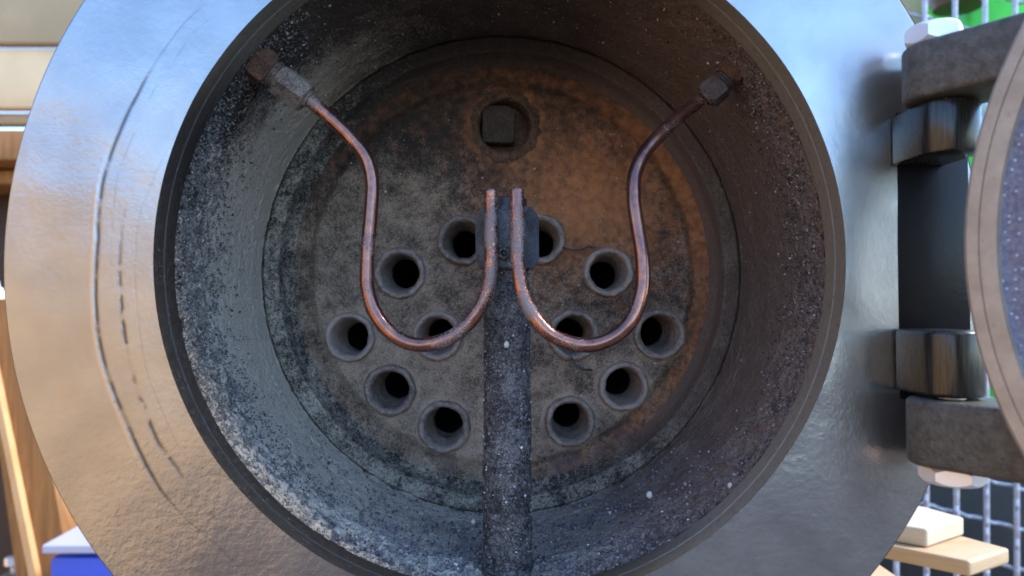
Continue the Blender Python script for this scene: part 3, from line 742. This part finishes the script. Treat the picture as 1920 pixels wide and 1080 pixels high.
def slab(name, pts_top, thick, mat, label, cat, group=None):
    T_ = [np.array(p) for p in pts_top]
    dn = np.array([0, 0, -thick]); V = np.array(T_ + [p + dn for p in T_]); n_ = len(T_)
    F = [tuple(range(n_)), tuple(range(2 * n_ - 1, n_ - 1, -1))] + [(k, n_ + k, n_ + (k + 1) % n_, (k + 1) % n_) for k in range(n_)]
    import bmesh
    bm = bmesh.new(); vs = [bm.verts.new(v) for v in V]; [bm.faces.new([vs[i] for i in f_]) for f_ in F]
    bmesh.ops.recalc_face_normals(bm, faces=bm.faces); bmesh.ops.bevel(bm, geom=bm.edges[:], offset=1.0, segments=2, profile=.5, affect='EDGES')
    bmesh.ops.scale(bm, vec=(MM,) * 3, verts=bm.verts)
    me = bpy.data.meshes.new(name); bm.to_mesh(me); bm.free(); me.materials.append(mat)
    o = bpy.data.objects.new(name, me); scene.collection.objects.link(o)
    if label: tag(o, label, cat, group)
    return o
def on(px, py, z):      # pixel on a horizontal plane at height z
    d = _fw + _rt * (px - 960) / FPX - _up * (py - 540) / FPX
    return CAM + d * ((z - CAM[2]) / d[2])
ZP = -105.0
slab('wooden_plank', [on(1818, 1052, ZP), on(1893, 1028, ZP), on(1780, 998, ZP), on(1600, 960, ZP), on(1560, 1000, ZP)], 6, WOODP, 'sawn pine board pointing right, lying under the shorter board', 'board', 'pine boards at lower right')
slab('wooden_plank', [on(1738, 992, ZP + 7.5), on(1808, 970, ZP + 7.5), on(1735, 950, ZP + 7.5), on(1600, 925, ZP + 7.5), on(1540, 960, ZP + 7.5)], 7.3, WOODW, 'short pale planed board lying on top of the longer board', 'board', 'pine boards at lower right')
c = on(1700, 1085, ZP)
o = box('wooden_block', (c[0] - 60, c[1] - 10, -615), (c[0] + 8, c[1] + 60, ZP - 6.2), WOODP, None, 2); tag(o, 'pale wooden post holding up the boards at lower right', 'post')

# ------------------------------------------------------------------ background, left
wl_ = thing('workshop_wall', 'cream boarded wall with a tan top board behind the boiler at upper left', 'wall')
WY = 620.0
def board(py0, py1, y, mat, th_=18):
    a_ = at(-900, py0, y); b_ = at(330, py1, y)
    return box('wall_board', (a_[0], y, b_[2]), (b_[0], y + th_, a_[2]), mat, wl_, 3)
board(-900, -430, WY, TAN); board(-425, 82, WY, TAN); board(86, 204, WY + 8, CREAM); board(208, 234, WY + 22, TAN)  # last narrow tan board stands in for a shadow strip
# unseen wall added at the left so the ring reflects warm timber
rw = thing('reflector_wall', 'unseen golden timber wall added left of the boiler for its reflection in the ring', 'wall')
for k in range(7):
    box('wall_board', (-922, -3600, -615 + k * 130), (-900, 560, -615 + k * 130 + 127), TIMBER, rw, 3)
sh_ = thing('wooden_shelf', 'brown wooden shelf with dark gap below, behind the left edge of the ring', 'shelf')
bx_(-300, 242, 120, 300, 560, 120, 'shelf_board', WOODB, sh_, 2); bx_(-300, 318, 120, 345, 600, 80, 'shelf_lip', WOODB, sh_, 2)
o = bx_(-700, 300, 330, 1400, 680, 30, 'darkness_sheet', plain('dark_brown_sheet', (.035, .018, .012), .6, n=30), None, 3); tag(o, 'dark sheet standing in for the darkness below the shelf on the left', 'board')  # dark-coloured sheet in place of the unlit depth below the shelf
o = lathe('white_bottle', [(2, 34), (10, 33), (11, 28), (20, 22), (22, 14), (22, -40), (20, -44), (2, -44)], 40, plain('white_plastic', (.8, .78, .7), .35, n=20), None, axis='Z', loc=tuple(at(-30, 600, 470))); tag(o, 'white plastic bottle at the left edge of the picture', 'bottle')
post = thing('wooden_post', 'leaning brown varnished wooden post with a paler front edge at lower left', 'post')
def beam(name, q, y, th_, mat, par):
    P0 = [at(px, py, y) for px, py in q]; P1 = [p + np.array([0, th_, 0]) for p in P0]
    V = np.array(P0 + P1); n_ = len(q)
    F = [tuple(range(n_)), tuple(range(2 * n_ - 1, n_ - 1, -1))] + [(k, n_ + k, n_ + (k + 1) % n_, (k + 1) % n_) for k in range(n_)]
    return mesh_obj(name, V, F, mat, par, False)
beam('post_body', [(-40, 560), (40, 560), (170, 1300), (60, 1300)], 360, 40, WOODB, post)
beam('post_edge', [(-48, 560), (-38, 560), (112, 1300), (96, 1300)], 354, 40, WOODE, post)
bb = thing('storage_box', 'blue plastic storage box with a frosted white lid at lower left', 'box')
a_ = at(92, 1045, 300); b_ = at(360, 1400, 300)
box('box_body', (a_[0], 300, b_[2]), (b_[0], 400, a_[2]), BLUE, bb, 3)
a2 = at(78, 1022, 296)
lo = slab('box_lid', [(a2[0], 296, a2[2]), (b_[0], 296, a2[2]), (b_[0], 404, a2[2] + 3), (a2[0] + 2, 404, a2[2] + 3)], 5.5, LID, None, None); lo.parent = bb
o = bx_(125, 860, 330, 1200, 430, 90, 'grey_bin', DGREY, None, 4); tag(o, 'dark grey bin behind the blue storage box', 'bin')
tn = thing('tin_tray', 'small heap of silvery fittings in a tray at the bottom left corner', 'tray')
for k in range(6):
    p = at(22 + 11 * k, 1052 + (k % 3) * 14, 380 + k * 4)
    hexnut('fitting', 4.5, -3, 3, ZINC, tn, Matrix.Translation(p) @ Matrix.Rotation(R(40 * k), 4, 'Y') @ Matrix.Rotation(R(35 * k), 4, 'X'))
p = at(50, 1100, 395)
box('tray_base', (p[0] - 40, 360, p[2] - 12), (p[0] + 30, 440, p[2] - 2), DGREY, tn, 2)
